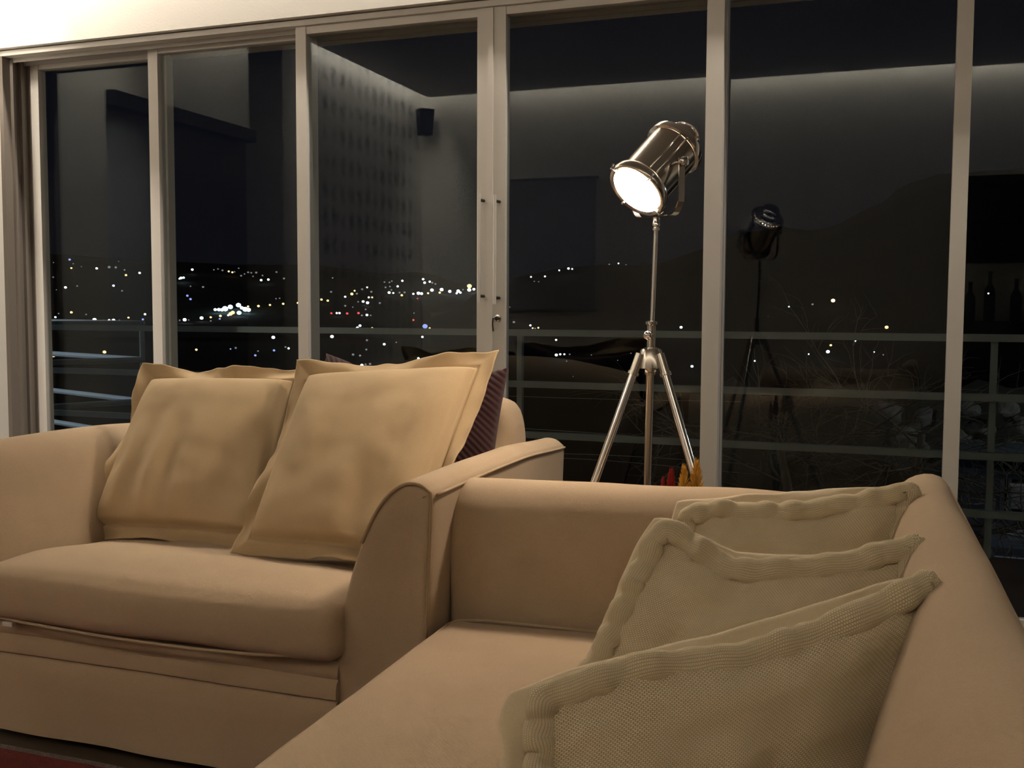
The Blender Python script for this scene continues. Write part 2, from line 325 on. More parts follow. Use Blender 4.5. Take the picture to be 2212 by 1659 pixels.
# things by the back wall that the glass mirrors
sp = empty('wall_speaker', (XL + 0.085, YB + 0.11, 2.43)); tag(sp, 'black loudspeaker mounted high in the room corner, mirrored in the glass', 'speaker')
m = MB(); R45 = Matrix.Rotation(math.radians(-45), 3, 'Z')
def rbox(mb, c, R, hx, hy, z0, z1, top=1.0):
    vs = []
    for z, k in ((z0, 0.8), (z1, top)):
        for sx, sy in ((-1, -1), (1, -1), (1, 1), (-1, 1)):
            q = R @ Vector((sx * hx * k, sy * hy * k, 0)); vs.append((c[0] + q.x, c[1] + q.y, z))
    mb.add(vs, [(3, 2, 1, 0), (4, 5, 6, 7), (0, 1, 5, 4), (1, 2, 6, 5), (2, 3, 7, 6), (3, 0, 4, 7)]); return mb
rbox(MB(), (XL + 0.085, YB + 0.11), R45, 0.060, 0.05, 2.43, 2.63).build('cabinet', BLACK, sp, smooth=False)
MB().tube([(XL + 0.07, YB + 0.08, 2.52), (XL + 0.012, YB + 0.012, 2.52)], 0.018, 10).build('bracket', DARKM, sp)
tv = empty('television', (0.95, YB + 0.03, 1.42)); tag(tv, 'large dark television on the back wall, mirrored at the right', 'television')
MB().box(0.47, 1.45, YB + 0.02, YB + 0.06, 1.42, 1.985).build('screen', BLACK, tv, smooth=False)
MB().box(0.8, 1.1, YB, YB + 0.02, 1.55, 1.85).build('wall_mount', DARKM, tv, smooth=False)
MB().box(0.455, 1.465, YB + 0.015, YB + 0.03, 1.405, 2.0).build('bezel', DARKM, tv, smooth=False)
pc = empty('wall_panel', (-2.4, YB, 1.0)); tag(pc, 'dark framed picture on the back wall, mirrored behind the floor lamp', 'picture')
MB().box(-2.95, -2.10, YB + 0.005, YB + 0.02, 1.08, 2.055).build('canvas', plain('dim_canvas', (0.46, 0.46, 0.50), 0.7, var=0.15, scale=3), pc, smooth=False)
for a in ((-2.97, -2.08, 2.055, 2.075), (-2.97, -2.08, 1.06, 1.08)): MB().box(a[0], a[1], YB, YB + 0.025, a[2], a[3]).build('frame_bar', CONC, pc, smooth=False)
cb = empty('console', (1.1, YB + 0.24, 0)); tag(cb, 'dark wooden console below the television, mirrored in the glass', 'console')
MB().box(0.42, 2.2, YB + 0.02, YB + 0.44, 0.08, 0.98).build('body', DARKWOOD, cb, smooth=False)
MB().box(0.40, 2.22, YB + 0.01, YB + 0.46, 0.98, 1.01).build('top', DARKWOOD, cb, smooth=False)
MB().box(0.46, 2.16, YB + 0.05, YB + 0.40, 0.0, 0.08).build('plinth', BLACK, cb, smooth=False)
BOT = plain('bottle_glass', (0.01, 0.014, 0.01), 0.15)
for k, (bx, hh) in enumerate(((0.50, 0.26), (0.62, 0.33), (0.78, 0.28))):
    b = MB().lathe([(0.033, 0), (0.035, 0.01), (0.035, hh * 0.55), (0.030, hh * 0.64), (0.013, hh * 0.76), (0.012, hh * 0.96), (0.015, hh * 0.965), (0.015, hh)], (bx, YB + 0.25, 1.01), (0, 0, 1), 20).build('bottle', BOT, angle=50)
    tag(b, ['short dark bottle at the left end of the console top', 'tall dark bottle between two shorter ones on the console', 'dark bottle right of the tall one on the console'][k], 'bottle', 'bottles on the console')

# rug
rg = empty('rug', (-1.6, 1.0, 0)); tag(rg, 'red rug with a grey border lying before the left sofa', 'rug')
MB().box(-3.1, -1.02, 0.1, 1.853, 0.0, 0.011).build('pile', RUG, rg, smooth=False)
MB().box(-3.14, -0.98, 0.06, 1.876, 0.0, 0.0085).build('border', FRINGE, rg, smooth=False)

# ================================================================ LEFT SOFA
LS = empty('sofa', (-1.58, 2.4, 0)); tag(LS, 'beige slipcovered loveseat with flared arms in front of the glass doors', 'sofa')
XS = -1.584
def arm_section(sx):
    """closed (x,z) outline of an arm flaring outwards; sx = +1 right, -1 left"""
    P = [(-1.118, 0.03), (-1.112, 0.20), (-1.105, 0.35), (-1.080, 0.47), (-1.042, 0.57), (-1.006, 0.638), (-0.975, 0.675), (-0.940, 0.697), (-0.905, 0.697), (-0.882, 0.682), (-0.876, 0.665), (-0.880, 0.56), (-0.888, 0.40), (-0.896, 0.20), (-0.90, 0.03)]
    Q = [Vector(p) for p in P]
    for i in range(len(Q)):
        if sx < 0: Q[i] = Vector((2 * XS - Q[i].x, Q[i].y))
    dense = crom(Q, 160, False) ; base = [Q[-1].lerp(Q[0], t / 12) for t in range(1, 12)]
    return dense + base
for sx in (1, -1):
    sec = arm_section(sx); rings = []
    ys = [(1.948, 0.045), (1.943, 0.022), (1.944, 0.010), (1.949, 0.004), (1.958, 0.0)] + [(1.958 + (2.86 - 1.958) * t / 26, 0.0) for t in range(1, 27)] + [(2.868, 0.004), (2.874, 0.012), (2.875, 0.04)]
    for y, d in ys:
        r = []
        for q in inset(sec, d):
            k = nz(q.x * 6, y * 4, q.y * 6 + sx * 7) * 0.004
            dz = -0.012 * sm((y - 2.5) / 0.37) + 0.006 * math.sin((y - 1.95) * 3.4) * sm((q.y - 0.4) / 0.25)
            r.append(Vector((q.x + k, y + (k if d > 0 else 0), max(0.03, q.y + (k + dz) * sm((q.y - 0.1) / 0.2)))))
        rings.append(r)
    a = MB().loft(rings).build('arm', FAB, LS)
    # piping round the front panel and along the outer top edge
    edge = [Vector((q.x, 1.942, q.y)) for q in inset(sec, 0.004)[60:160]]
    MB().tube(edge, 0.0038, 8).build('piping', PIPE, a)
    xo = -0.874 if sx > 0 else 2 * XS + 0.874
    MB().tube([(xo, 1.96 + t * 0.9 / 20, 0.672 + 0.006 * math.sin(t * 0.153) - 0.010 * sm((t - 12) / 8)) for t in range(21)], 0.0034, 8).build('piping', FAB, a)
# back: arched top
rings = []
for t in range(41):
    u = math.sin(math.pi / 2 * math.sin(math.pi / 2 * (-1 + 2 * t / 40))); x = XS + u * 0.612
    e = abs(u); top = 0.868 - 0.075 * e ** 2.5
    cap_ = 1 - max(0, (e - 0.93) / 0.07) ** 3.0 * 0.07
    hw = 0.115 * (1 - max(0, (e - 0.95) / 0.05) ** 3 * 0.35)
    z1 = top * cap_
    P = [(2.60, 0.10), (2.60, 0.35), (2.625, 0.60), (2.66, z1 - 0.10), (2.675, z1 - 0.035), (2.70, z1 - 0.006), (2.745, z1), (2.79, z1 - 0.006), (2.82, z1 - 0.035), (2.835, z1 - 0.10), (2.845, 0.5), (2.85, 0.10)]
    mid = 2.74
    sec = crom([Vector((mid + (a_ - mid) * hw / 0.115, b_)) for a_, b_ in P], 72)
    rings.append([Vector((x + nz(q.x * 5, q.y * 5, x * 5) * 0.004, q.x + nz(x * 4, q.y * 4, 3) * 0.004, q.y + nz(x * 5, q.x * 5, 8) * 0.003)) for q in sec])
MB().loft(rings).build('backrest', FAB, LS)
# base and skirt
MB().box(-2.05, -1.11, 1.97, 2.80, 0.04, 0.285).build('base', FAB, LS, smooth=False)
rings = []
for t in range(49):
    u = t / 48; x = -2.075 + u * 0.975
    def wv(k, s): return nz(x * k, s, 1.7)
    s1 = 0.257 + 0.004 * wv(3, 2); s2 = 0.210 + 0.003 * wv(3, 5)
    P = [(1.965, 0.296 - 0.012 * math.sin(u * math.pi)), (1.947, 0.292 - 0.010 * math.sin(u * math.pi)), (1.940, 0.280), (1.936, s1 + 0.006), (1.942, s1), (1.934, s1 - 0.006), (1.930, (s1 + s2) / 2), (1.930, s2 + 0.005), (1.939, s2), (1.932, s2 - 0.004), (1.929, 0.16), (1.926 + 0.006 * wv(4, 9), 0.08), (1.922 + 0.010 * wv(5, 9), 0.022), (1.930 + 0.010 * wv(5, 9), 0.020), (1.985, 0.022), (1.99, 0.28)]
    rings.append([Vector((x, a_, b_)) for a_, b_ in P])
MB().loft(rings).build('skirt', FAB, LS, angle=60)
m = MB(); softbox(m, -2.075, -1.085, 1.902, 2.66, 0.298, 0.432, 0.035, (34, 26, 8), 0.022, 0.022, 0.006, 3.0)
m.v = [(x_, y_, z_ - 0.028 * sm((y_ - 2.02) / 0.30) * sm((z_ - 0.36) / 0.05)) for x_, y_, z_ in m.v]
sc = m.build('seat_cushion', FAB, LS)
MB().tube(crom([(-2.06, 1.925, 0.304), (-1.9, 1.902, 0.303), (-1.58, 1.892, 0.300), (-1.27, 1.902, 0.304), (-1.10, 1.925, 0.318)], 40, False), 0.004, 8).build('piping', FAB, sc)
MB().box(-2.0, -1.97, 1.905, 1.915, 0.288, 0.2985).build('zip_pull', ALU, sc, smooth=False)

# ================================================================ pillows
def pillow_mesh(corners, T, flange=0.0, n=56, seed=0.0, wr=0.006, pinch=0.05, backT=None, ribs=0, fold=0.02, toward=None, crease=0.0, rippleN=5.0, exp=0.42, corner=0.0, scallop=0.0, sag=None, sagk=1.0):
    TL, TR, BR, BL = [Vector(c) for c in corners]
    nrm = ((TR - BL).cross(TL - BR)).normalized()
    ctr = (TL + TR + BR + BL) / 4
    tw = toward if toward else (CAM - ctr)
    if nrm.dot(tw) < 0: nrm = -nrm
    b = 1 - flange; backT = T if backT is None else backT
    W = max((TR - TL).length, (BR - BL).length)
    def base(u, v):
        k_ = 1 - corner * (u * v) ** 4 + scallop * max(abs(u), abs(v)) ** 4 * nz(math.atan2(v, u) * 5.0, seed, 2.2) * 2; u *= k_; v *= k_
        uu = u * (1 - pinch * (1 - v * v)); vv = v * (1 - pinch * (1 - u * u))
        s, t = (uu + 1) / 2, (vv + 1) / 2
        q_ = (BL * (1 - s) + BR * s) * (1 - t) + (TL * (1 - s) + TR * s) * t
        if sag: q_ = q_ + ((BL - TL) + (BR - TR)).normalized() * (ridge_y(sag, u) * sagk * sm((v + 0.3) / 1.3))
        return q_
    vs = []; uvs = []; grid = {}
    def coord(i): s = 2 * i / n - 1; return 0.6 * s + 0.4 * math.sin(s * math.pi / 2)
    for side in (0, 1):
        for i in range(n + 1):
            for j in range(n + 1):
                u, v = coord(i), coord(j)
                ub, vb = min(1, abs(u) / b), min(1, abs(v) / b)
                env = max(0.0, (1 - ub ** 2) * (1 - vb ** 2))
                t = env ** exp * (T if side == 0 else backT)
                e = max(abs(u), abs(v)); fl = sm((e - b) / max(1e-3, 1 - b)) if flange else 0.0
                per = math.atan2(v, u)
                wob = -0.009 * math.exp(-((e - b) / 0.02) ** 2) * (1 if flange else 0) + fold * fl * math.sin(per * rippleN + seed * 3 + 1.5 * nz(u * 2, v * 2, seed)) + fold * 0.5 * fl * nz(u * 4, v * 4, seed + 5)
                wk = wr * nz(u * 2.2 + seed, v * 2.2, 1.0) * 2.0 + wr * 0.6 * nz(u * 5 + seed, v * 5, 4.0)
                # creases that run in from the lower edge and the corners
                cz = crease * nz(u * 4.2 + seed + 0.5 * v * u, v * 0.7, 7.7) * sm((0.75 - v) / 1.2) * (1 - ub ** 6) * (1 - vb ** 8)
                ed = sm(env * 6)
                p0 = base(u, v)
                off = (t + (wk + cz) * ed + 0.0022) if side == 0 else -(t + wk * ed * 0.5 + 0.0022)
                if ribs and side == 0: off += 0.0042 * abs(math.sin(math.pi * ribs * (0.80 * u + 0.6 * v) * 0.5))
                p1 = p0 + nrm * (off + wob)
                if flange: p1 += (p0 - ctr) * 0.02 * fl * nz(u * 6, v * 6, seed + 9)
                grid[(side, i, j)] = len(vs); vs.append(p1); uvs.append(((u + 1) / 2, (v + 1) / 2))
    fs = []
    for i in range(n):
        for j in range(n):
            fs.append((grid[(0, i, j)], grid[(0, i + 1, j)], grid[(0, i + 1, j + 1)], grid[(0, i, j + 1)]))
            fs.append((grid[(1, i, j)], grid[(1, i, j + 1)], grid[(1, i + 1, j + 1)], grid[(1, i + 1, j)]))
    ring = [(i, 0) for i in range(n)] + [(n, j) for j in range(n)] + [(i, n) for i in range(n, 0, -1)] + [(0, j) for j in range(n, 0, -1)]
    for k in range(len(ring)):
        a, c_ = ring[k], ring[(k + 1) % len(ring)]
        fs.append((grid[(0,) + a], grid[(1,) + a], grid[(1,) + c_], grid[(0,) + c_]))
    return vs, fs, uvs, base, nrm
def put_pillow(name, label, corners, T, mat, **kw):
    vs, fs, uvs, base, nrm = pillow_mesh(corners, T, **kw)
    m = MB(); m.add(vs, fs); o = m.build(name, mat, None, True, uvs); tag(o, label, 'cushion'); return o, base, nrm

# left sofa: two flanged linen pillows, one corduroy pillow behind
lc = [at(318, 792, 2.60), at(668, 792, 2.60), at(590, 1192, 2.30), at(160, 1162, 2.33)]
put_pillow('throw_pillow', 'beige linen pillow with a flat flange at the left of the loveseat', lc, 0.085, PIL, flange=0.16, seed=2.0, n=110, wr=0.004, crease=0.034, fold=0.022, backT=0.05, pinch=0.03, rippleN=6, exp=0.30)
rc = [at(648, 786, 2.53), at(1078, 757, 2.56), at(915, 1248, 2.20), at(497, 1194, 2.18)]
put_pillow('throw_pillow', 'beige linen pillow with an upright flange corner, leaning in the middle of the loveseat', rc, 0.085, PIL, flange=0.15, seed=5.0, n=110, wr=0.004, crease=0.028, fold=0.020, backT=0.05, pinch=0.045, rippleN=5, exp=0.30)
pcn = [at(706, 768, 2.66), at(1098, 796, 2.66), at(1055, 1090, 2.50), at(640, 1120, 2.46)]
put_pillow('throw_pillow', 'dark maroon corduroy pillow peeking out behind the linen pillow', pcn, 0.065, CORD, seed=8.0, wr=0.003, ribs=34, n=150, backT=0.03, pinch=0.02, sag=[(-1, -0.005), (-0.75, 0.012), (-0.4, 0.045), (0, 0.06), (0.6, 0.04), (0.9, 0.01), (1, 0)])

# ================================================================ RIGHT SOFA
RS = empty('sofa', (-0.36, 1.0, 0), 0.026); tag(RS, 'beige sofa running towards the viewer with knitted cushions along its back', 'sofa')
def lw_(x, y, z):      # local sofa coordinates -> world
    c_, s_ = math.cos(0.026), math.sin(0.026); return Vector((-0.36 + c_ * x - s_ * y, 1.0 + s_ * x + c_ * y, z))
def locmap(mb):
    mb.v = [tuple(lw_(*q)) for q in mb.v]; return mb
# local: x from -0.49 (seat front) to 0.50 (outer back), y from -1.4 to 1.24
m = MB(); softbox(m, -0.487, 0.40, -1.17, 1.035, 0.27, 0.398, 0.03, (30, 60, 6), 0.016, 0.0, 0.005, 11.0)
sc = locmap(m).build('seat_cushion', FAB, RS)
ed = [(-0.472, -1.15 + t * 2.15 / 60, 0.3935 + 0.002 * nz(t * 0.3, 1, 2)) for t in range(61)] + [(-0.46, 1.02, 0.395), (-0.43, 1.028, 0.396)] + [(-0.40 + t * 0.75 / 20, 1.03, 0.398) for t in range(21)]
locmap(MB().tube(ed, 0.0035, 8)).build('piping', FAB, sc)
locmap(MB().box(-0.48, 0.42, -1.2, 1.05, 0.06, 0.275)).build('base', FAB, RS, smooth=False)
rings = []
for t in range(61):
    y = -1.39 + t * 2.62 / 60
    P = [(-0.485, 0.27), (-0.492, 0.24), (-0.492, 0.10), (-0.497 - 0.006 * nz(y * 5, 3, 1), 0.022), (-0.47, 0.022), (-0.47, 0.27)]
    rings.append([Vector((a_, y, b_)) for a_, b_ in P])
locmap(MB().loft(rings)).build('skirt', FAB, RS, angle=50)
# arms: far one (behind the cushions) and the near one behind the viewer
for yf, yo in ((1.045, 1.235), (-1.18, -1.40)):
    sg = 1 if yo > yf else -1; rings = []
    xs = [(-0.487, 0.035), (-0.494, 0.018), (-0.495, 0.008), (-0.491, 0.003), (-0.483, 0.0)] + [(-0.483 + (0.40 + 0.483) * t / 30, 0.0) for t in range(1, 31)]
    H = 0.0
    P0 = [(0.0, 0.03), (0.002, 0.30), (0.010, 0.50), (0.018, 0.592), (0.032, 0.636), (0.062, 0.668), (0.105, 0.680), (0.150, 0.672), (0.178, 0.645), (0.186, 0.60), (0.188, 0.4), (0.19, 0.03)]
    for x, d in xs:
        sec = [Vector(q) for q in crom([Vector(q) for q in P0], 110)]
        dz = 0.008 * math.sin((x + 0.49) * 2.2)
        r = []
        for q in inset(sec, d):
            k = nz(x * 5, q.x * 7, q.y * 6) * 0.004
            r.append(Vector((x + (k if d else 0), yf + sg * (q.x + k), max(0.03, q.y + (k + dz) * sm((q.y - 0.2) / 0.3)))))
        rings.append(r)
    a = locmap(MB().loft(rings)).build('arm', FAB, RS)
# backrest: rounded shoulder section swept along the sofa
rings = []
ys = [(-1.40, 0.04), (-1.408, 0.01), (-1.39, 0.0)] + [(-1.39 + t * 2.585 / 60, 0.0) for t in range(1, 61)] + [(1.212, 0.006), (1.224, 0.02), (1.228, 0.05)]
P0 = [(0.30, 0.05), (0.31, 0.30), (0.338, 0.46), (0.370, 0.58), (0.395, 0.665), (0.412, 0.710), (0.432, 0.735), (0.462, 0.7465), (0.488, 0.742), (0.502, 0.725), (0.512, 0.69), (0.53, 0.55), (0.55, 0.30), (0.56, 0.05)]
for y, d in ys:
    sec = crom([Vector(q) for q in P0], 120); r = []
    for q in inset(sec, d):
        k = nz(y * 2.2, q.x * 5, q.y * 5) * 0.008
        # a soft swell where the cover is stuffed fuller near the middle of the back
        sw = 0.020 * math.exp(-((y - 0.05) / 0.22) ** 2) * math.exp(-((q.y - 0.60) / 0.12) ** 2) * (1 if q.x < 0.45 else 0)
        r.append(Vector((q.x + k - sw, y, q.y + k * sm((q.y - 0.2) / 0.3) - 0.02 * sm((y - 1.12) / 0.10))))
    rings.append(r)
bk = locmap(MB().loft(rings)).build('backrest', FAB, RS)
locmap(MB().tube([(0.506, -1.35 + t * 2.5 / 30, 0.716 + 0.002 * nz(t, 0, 0)) for t in range(31)], 0.003, 6)).build('piping', FAB, bk)

# three knitted cushions with ruched edges, standing one behind the other
def knit(label, corners, T, seed, back=0.05, sag=None, bsag=0.4, out=(0.03, 0.03)):
    root = empty('knit_cushion', tuple((Vector(corners[2]) + Vector(corners[3])) / 2)); tag(root, label, 'cushion', 'knitted cushions on the right sofa')
    vs, fs, uvs, base, nrm = pillow_mesh(corners, T, n=64, seed=seed, wr=0.007, pinch=0.06, backT=back * 0.3, crease=0.02, exp=0.40, corner=0.06, sag=sag)
    m = MB(); m.add(vs, fs); m.build('cover', KNIT, root, True, uvs)
    # ruched edge: a puckered flat roll round the rim
    pts = []; per = []
    K = 90
    e = 0.985
    for a, b_ in (((-e, -e), (e, -e)), ((e, -e), (e, e)), ((e, e), (-e, e)), ((-e, e), (-e, -e))):
        for k in range(K):
            t = k / K; u = a[0] + (b_[0] - a[0]) * t; v = a[1] + (b_[1] - a[1]) * t
            pts.append((u, v))
    n = len(pts); P3 = []
    for k, (u, v) in enumerate(pts):
        s_ = k * 0.23 + seed
        wv = nz(s_ * 0.9, seed, 0.3); w2 = math.sin(s_ * 1.9 + 2.5 * nz(s_ * 0.25, 4, seed))
        P3.append(base(u * (1 + 0.012 * w2), v * (1 + 0.012 * w2)) + nrm * (0.020 + 0.005 * wv + 0.004 * w2))
    for _ in range(3): P3 = [(P3[k - 1] + P3[k] * 2 + P3[(k + 1) % n]) / 4 for k in range(n)]
    rings = []; uvr = []
    ctr = sum((Vector(c_) for c_ in corners), Vector()) / 4
    for k in range(n):
        p_ = P3[k]; tdir = (P3[(k + 1) % n] - P3[k - 1]).normalized(); o_ = nrm.cross(tdir).normalized()
        if o_.dot(p_ - ctr) < 0: o_ = -o_
        s_ = k * 0.23 + seed
        pk = abs(math.sin(s_ * 1.45 + 2.0 * nz(s_ * 0.3, 8, seed)))      # puckers
        ra = 0.0185 * (0.88 + 0.16 * pk + 0.18 * nz(s_ * 0.5, 2, seed)); rb = 0.0115 * (0.66 + 0.46 * pk)
        rings.append([p_ + o_ * ra * math.cos(2 * math.pi * j / 14) + nrm * rb * math.sin(2 * math.pi * j / 14) for j in range(14)])
        uvr += [(k / n * 8.0, j / 14 * 0.26) for j in range(14)]
    rings.append(rings[0]); uvr += uvr[:14]
    m = MB(); m.loft(rings, cap=False); m.build('ruched_edge', KNIT, root, True, uvr)
    # smooth cloth back panel
    q = [Vector(c_) - nrm * 0.034 + (Vector(c_) - ctr).normalized() * (out[i_] if i_ < 2 else 0.012 if i_ == 2 else out[0] * 0.8) for i_, c_ in enumerate(corners)]
    vs, fs, uvs, b2, n2 = pillow_mesh(q, 0.012, n=64, seed=seed + 3, wr=0.005, pinch=0.04, backT=back, exp=0.26, toward=nrm, corner=0.07, scallop=0.010, sag=sag, sagk=bsag)
    m = MB(); m.add(vs, fs); m.build('back_panel', KBACK, root, True, uvs)
    return root
knit('knitted cushion with a ruched edge nearest the viewer', [(-0.380, 1.10, 0.612), (0.062, 1.34, 0.748), (0.0, 1.22, 0.42), (-0.345, 0.97, 0.41)], 0.05, 1.0, 0.06, [(-1, 0), (-0.5, 0.0), (-0.25, 0.012), (0, 0.025), (0.3, 0.026), (0.6, 0.023), (0.85, 0.012), (1, 0)], 0.25, (0.035, 0.018))
knit('middle one of the three knitted cushions, its left corner raised', [at(1425, 1130, 1.58), at(2003, 1158, 1.60), (0.0, 1.47, 0.42), (-0.462, 1.47, 0.415)], 0.045, 6.0, 0.06, [(-1, 0), (-0.8, 0.008), (-0.62, 0.030), (-0.27, 0.060), (-0.04, 0.056), (0.28, 0.050), (0.6, 0.036), (0.84, 0.015), (1, 0)], 0.85, (0.038, 0.016))
knit('knitted cushion farthest back, lying against the sofa arm', [at(1478, 1100, 1.92), at(1988, 1046, 1.93), (-0.01, 1.82, 0.42), (-0.38, 1.82, 0.42)], 0.045, 12.0, 0.05, [(-1, 0.012), (-0.7, 0.0), (-0.4, 0.012), (0, 0.018), (0.5, 0.016), (1, 0)], -0.3, (0.045, 0.015))

# ================================================================ FLOOR LAMP
LP = Vector((-0.540, 2.48, 0.0))
FL = empty('floor_lamp', tuple(LP)); tag(FL, 'chrome tripod floor lamp with a lit theatre spotlight head', 'floor lamp')
hub = Vector((LP.x - 0.001, LP.y, 0.94)); hc = Vector((-0.533, 2.48, 1.398))
AX = Vector((-0.421, -0.605, -0.676)).normalized()
PV = AX.cross(Vector((0, 0, 1))).normalized()
if PV.x < 0: PV = -PV
# legs: two forward, one to the rear
for k, (ang, R_) in enumerate(((-140, 0.39), (-33, 0.43), (104, 0.43))):
    dx, dy = math.cos(math.radians(ang)), math.sin(math.radians(ang))
    ca, sa = math.cos(0.0), 0
    a = hub + Vector((dx * 0.030, dy * 0.030, 0.012)); b = Vector((hub.x + dx * R_, hub.y + dy * R_, 0.012))
    t1 = a.lerp(b, 0.045)
    l_ = MB().tube([t1, b], 0.0098, 18).build('leg', CHROME, FL, angle=40)
    MB().tube([a, a.lerp(b, 0.050)], 0.0112, 18).build('sleeve', NICK, l_, angle=40)
    MB().tube([a.lerp(b, 0.046), a.lerp(b, 0.053)], 0.0140, 18).build('collar', NICK, l_, angle=40)
    MB().tube([b, b - Vector((0, 0, 0.012))], 0.013, 14).build('rubber_foot', BLACK, l_, angle=40)
MB().lathe([(0.036, -0.022), (0.036, -0.018), (0.026, 0.020), (0.024, 0.024), (0.012, 0.028)], hub, (0, 0, 1), 24).build('hub', NICK, FL, angle=35)
MB().lathe([(0.011, 0.0), (0.011, 0.055), (0.015, 0.058), (0.015, 0.064), (0.009, 0.066)], hub + Vector((0, 0, 0.026)), (0, 0, 1), 20).build('clamp', NICK, FL, angle=35)
kb = hub + Vector((-0.004, -0.020, 0.058))
MB().lathe([(0.001, -0.012), (0.007, -0.010), (0.0115, -0.004), (0.0118, 0.003), (0.007, 0.010), (0.001, 0.012)], kb, (0, -1, 0.1), 20).build('clamp_knob', CHROME, FL)
yb = hc.z - 0.117
MB().tube([(hc.x - 0.007, hc.y, hub.z + 0.06), (hc.x, hc.y, yb - 0.03)], 0.0058, 16).build('pole', CHROME, FL, angle=40)
MB().lathe([(0.0062, -0.034), (0.0085, -0.032), (0.0085, -0.027), (0.007, -0.026), (0.007, -0.024), (0.0095, -0.021), (0.0095, -0.015), (0.0085, -0.013), (0.0085, 0.0)], (hc.x, hc.y, yb), (0, 0, 1), 20).build('pole_collar', CHROME, FL, angle=35)
# yoke
prof = [(-0.083, 0.012), (-0.083, -0.070), (-0.080, -0.092), (-0.066, -0.112), (-0.045, -0.117), (0.045, -0.117), (0.066, -0.112), (0.080, -0.092), (0.083, -0.070), (0.083, 0.012)]
pth = [hc + PV * a_ + Vector((0, 0, b_)) for a_, b_ in crom([Vector(q) for q in prof], 60, False)]
QV = Vector((0, 0, 1)).cross(PV).normalized(); rings = []
for i, p_ in enumerate(pth):
    t = (pth[min(i + 1, len(pth) - 1)] - pth[max(0, i - 1)]).normalized(); nn = t.cross(QV).normalized()
    rings.append([p_ + QV * 0.009 + nn * 0.0016, p_ - QV * 0.009 + nn * 0.0016, p_ - QV * 0.009 - nn * 0.0016, p_ + QV * 0.009 - nn * 0.0016])
yk = MB().loft(rings).build('yoke', CHROME, FL, smooth=False)
for s_ in (-1, 1):
    MB().lathe([(0.005, 0.062), (0.005, 0.084), (0.011, 0.086), (0.0125, 0.092), (0.010, 0.099), (0.004, 0.101)], hc + Vector((0, 0, 0.004)), PV * s_, 18).build('tilt_knob', CHROME, yk, angle=40)
# head
hd_ = MB().lathe([(0.066, -0.072), (0.0655, -0.060), (0.0655, 0.060), (0.067, 0.068), (0.067, 0.072), (0.062, 0.072), (0.062, -0.070)], hc, AX, 48, cap=False).build('barrel', NICK, FL, angle=35)
MB().lathe([(0.064, 0.066), (0.074, 0.068), (0.0765, 0.074), (0.0765, 0.086), (0.074, 0.090), (0.069, 0.091), (0.064, 0.088), (0.063, 0.070)], hc, AX, 48, cap=False).build('front_ring', NICK, hd_, angle=40)
MB().lathe([(0.066, -0.066), (0.0725, -0.068), (0.0735, -0.074), (0.072, -0.084), (0.067, -0.088), (0.064, -0.088)], hc, AX, 48, cap=False).build('rear_ring', CHROME, hd_, angle=40)
# rear cap with a ring of vent holes that let lamplight out
ra = AX; a1 = PV; b1 = ra.cross(a1).normalized(); m = MB(); nh = 30
def rp(r, ang, h): return hc + ra * h + (a1 * math.cos(ang) + b1 * math.sin(ang)) * r
for k in range(nh):
    t0, t1, t2 = [2 * math.pi * (k + q) / nh for q in (0, 0.62, 1.0)]
    m.add([rp(0.0645, t0, -0.088), rp(0.0645, t1, -0.088), rp(0.058, t1, -0.093), rp(0.058, t0, -0.093)], [(0, 1, 2, 3)])
    m.add([rp(0.0645, t1, -0.088), rp(0.0645, t2, -0.088), rp(0.0632, t2, -0.089), rp(0.0632, t1, -0.089)], [(0, 1, 2, 3)])
    m.add([rp(0.0592, t1, -0.0921), rp(0.0592, t2, -0.0921), rp(0.058, t2, -0.093), rp(0.058, t1, -0.093)], [(0, 1, 2, 3)])
m.build('vent_ring', NICK, hd_, angle=30)
MB().lathe([(0.058, -0.093), (0.046, -0.098), (0.040, -0.100), (0.040, -0.106), (0.044, -0.108), (0.044, -0.116), (0.036, -0.120), (0.034, -0.126), (0.037, -0.129), (0.030, -0.136), (0.014, -0.139), (0.002, -0.139)], hc, AX, 40).build('rear_cap', CHROME, hd_, angle=35)
# raised rails along the barrel, lens clips
for sgn, off in ((1, 0.35), (1, 0.62)):
    dv = (PV * math.cos(off) + b1 * math.sin(off) * (1 if b1.z > 0 else -1))
    MB().tube([hc + dv * 0.067 + AX * (-0.064), hc + dv * 0.067 + AX * 0.064], 0.0028, 10).build('rail', CHROME, hd_)
for ang in (0.4, 1.97, 3.54, 5.11):
    MB().tube([rp(0.064, ang, 0.0925), rp(0.079, ang, 0.0925), rp(0.081, ang, 0.080)], 0.0028, 8).build('lens_clip', CHROME, hd_)
LENS = glow('lamp_lens', LAMPC, LENS_POWER)
MB().lathe([(0.0635, 0.080), (0.050, 0.0855), (0.030, 0.0885), (0.001, 0.0895)], hc, AX, 40, cap=False).build('lens', LENS, hd_)
MB().lathe([(0.001, -0.05), (0.014, -0.045), (0.018, -0.03), (0.012, -0.012), (0.010, 0.0)], hc, AX, 16).build('bulb', glow('bulb', LAMPC, 30.0), hd_)

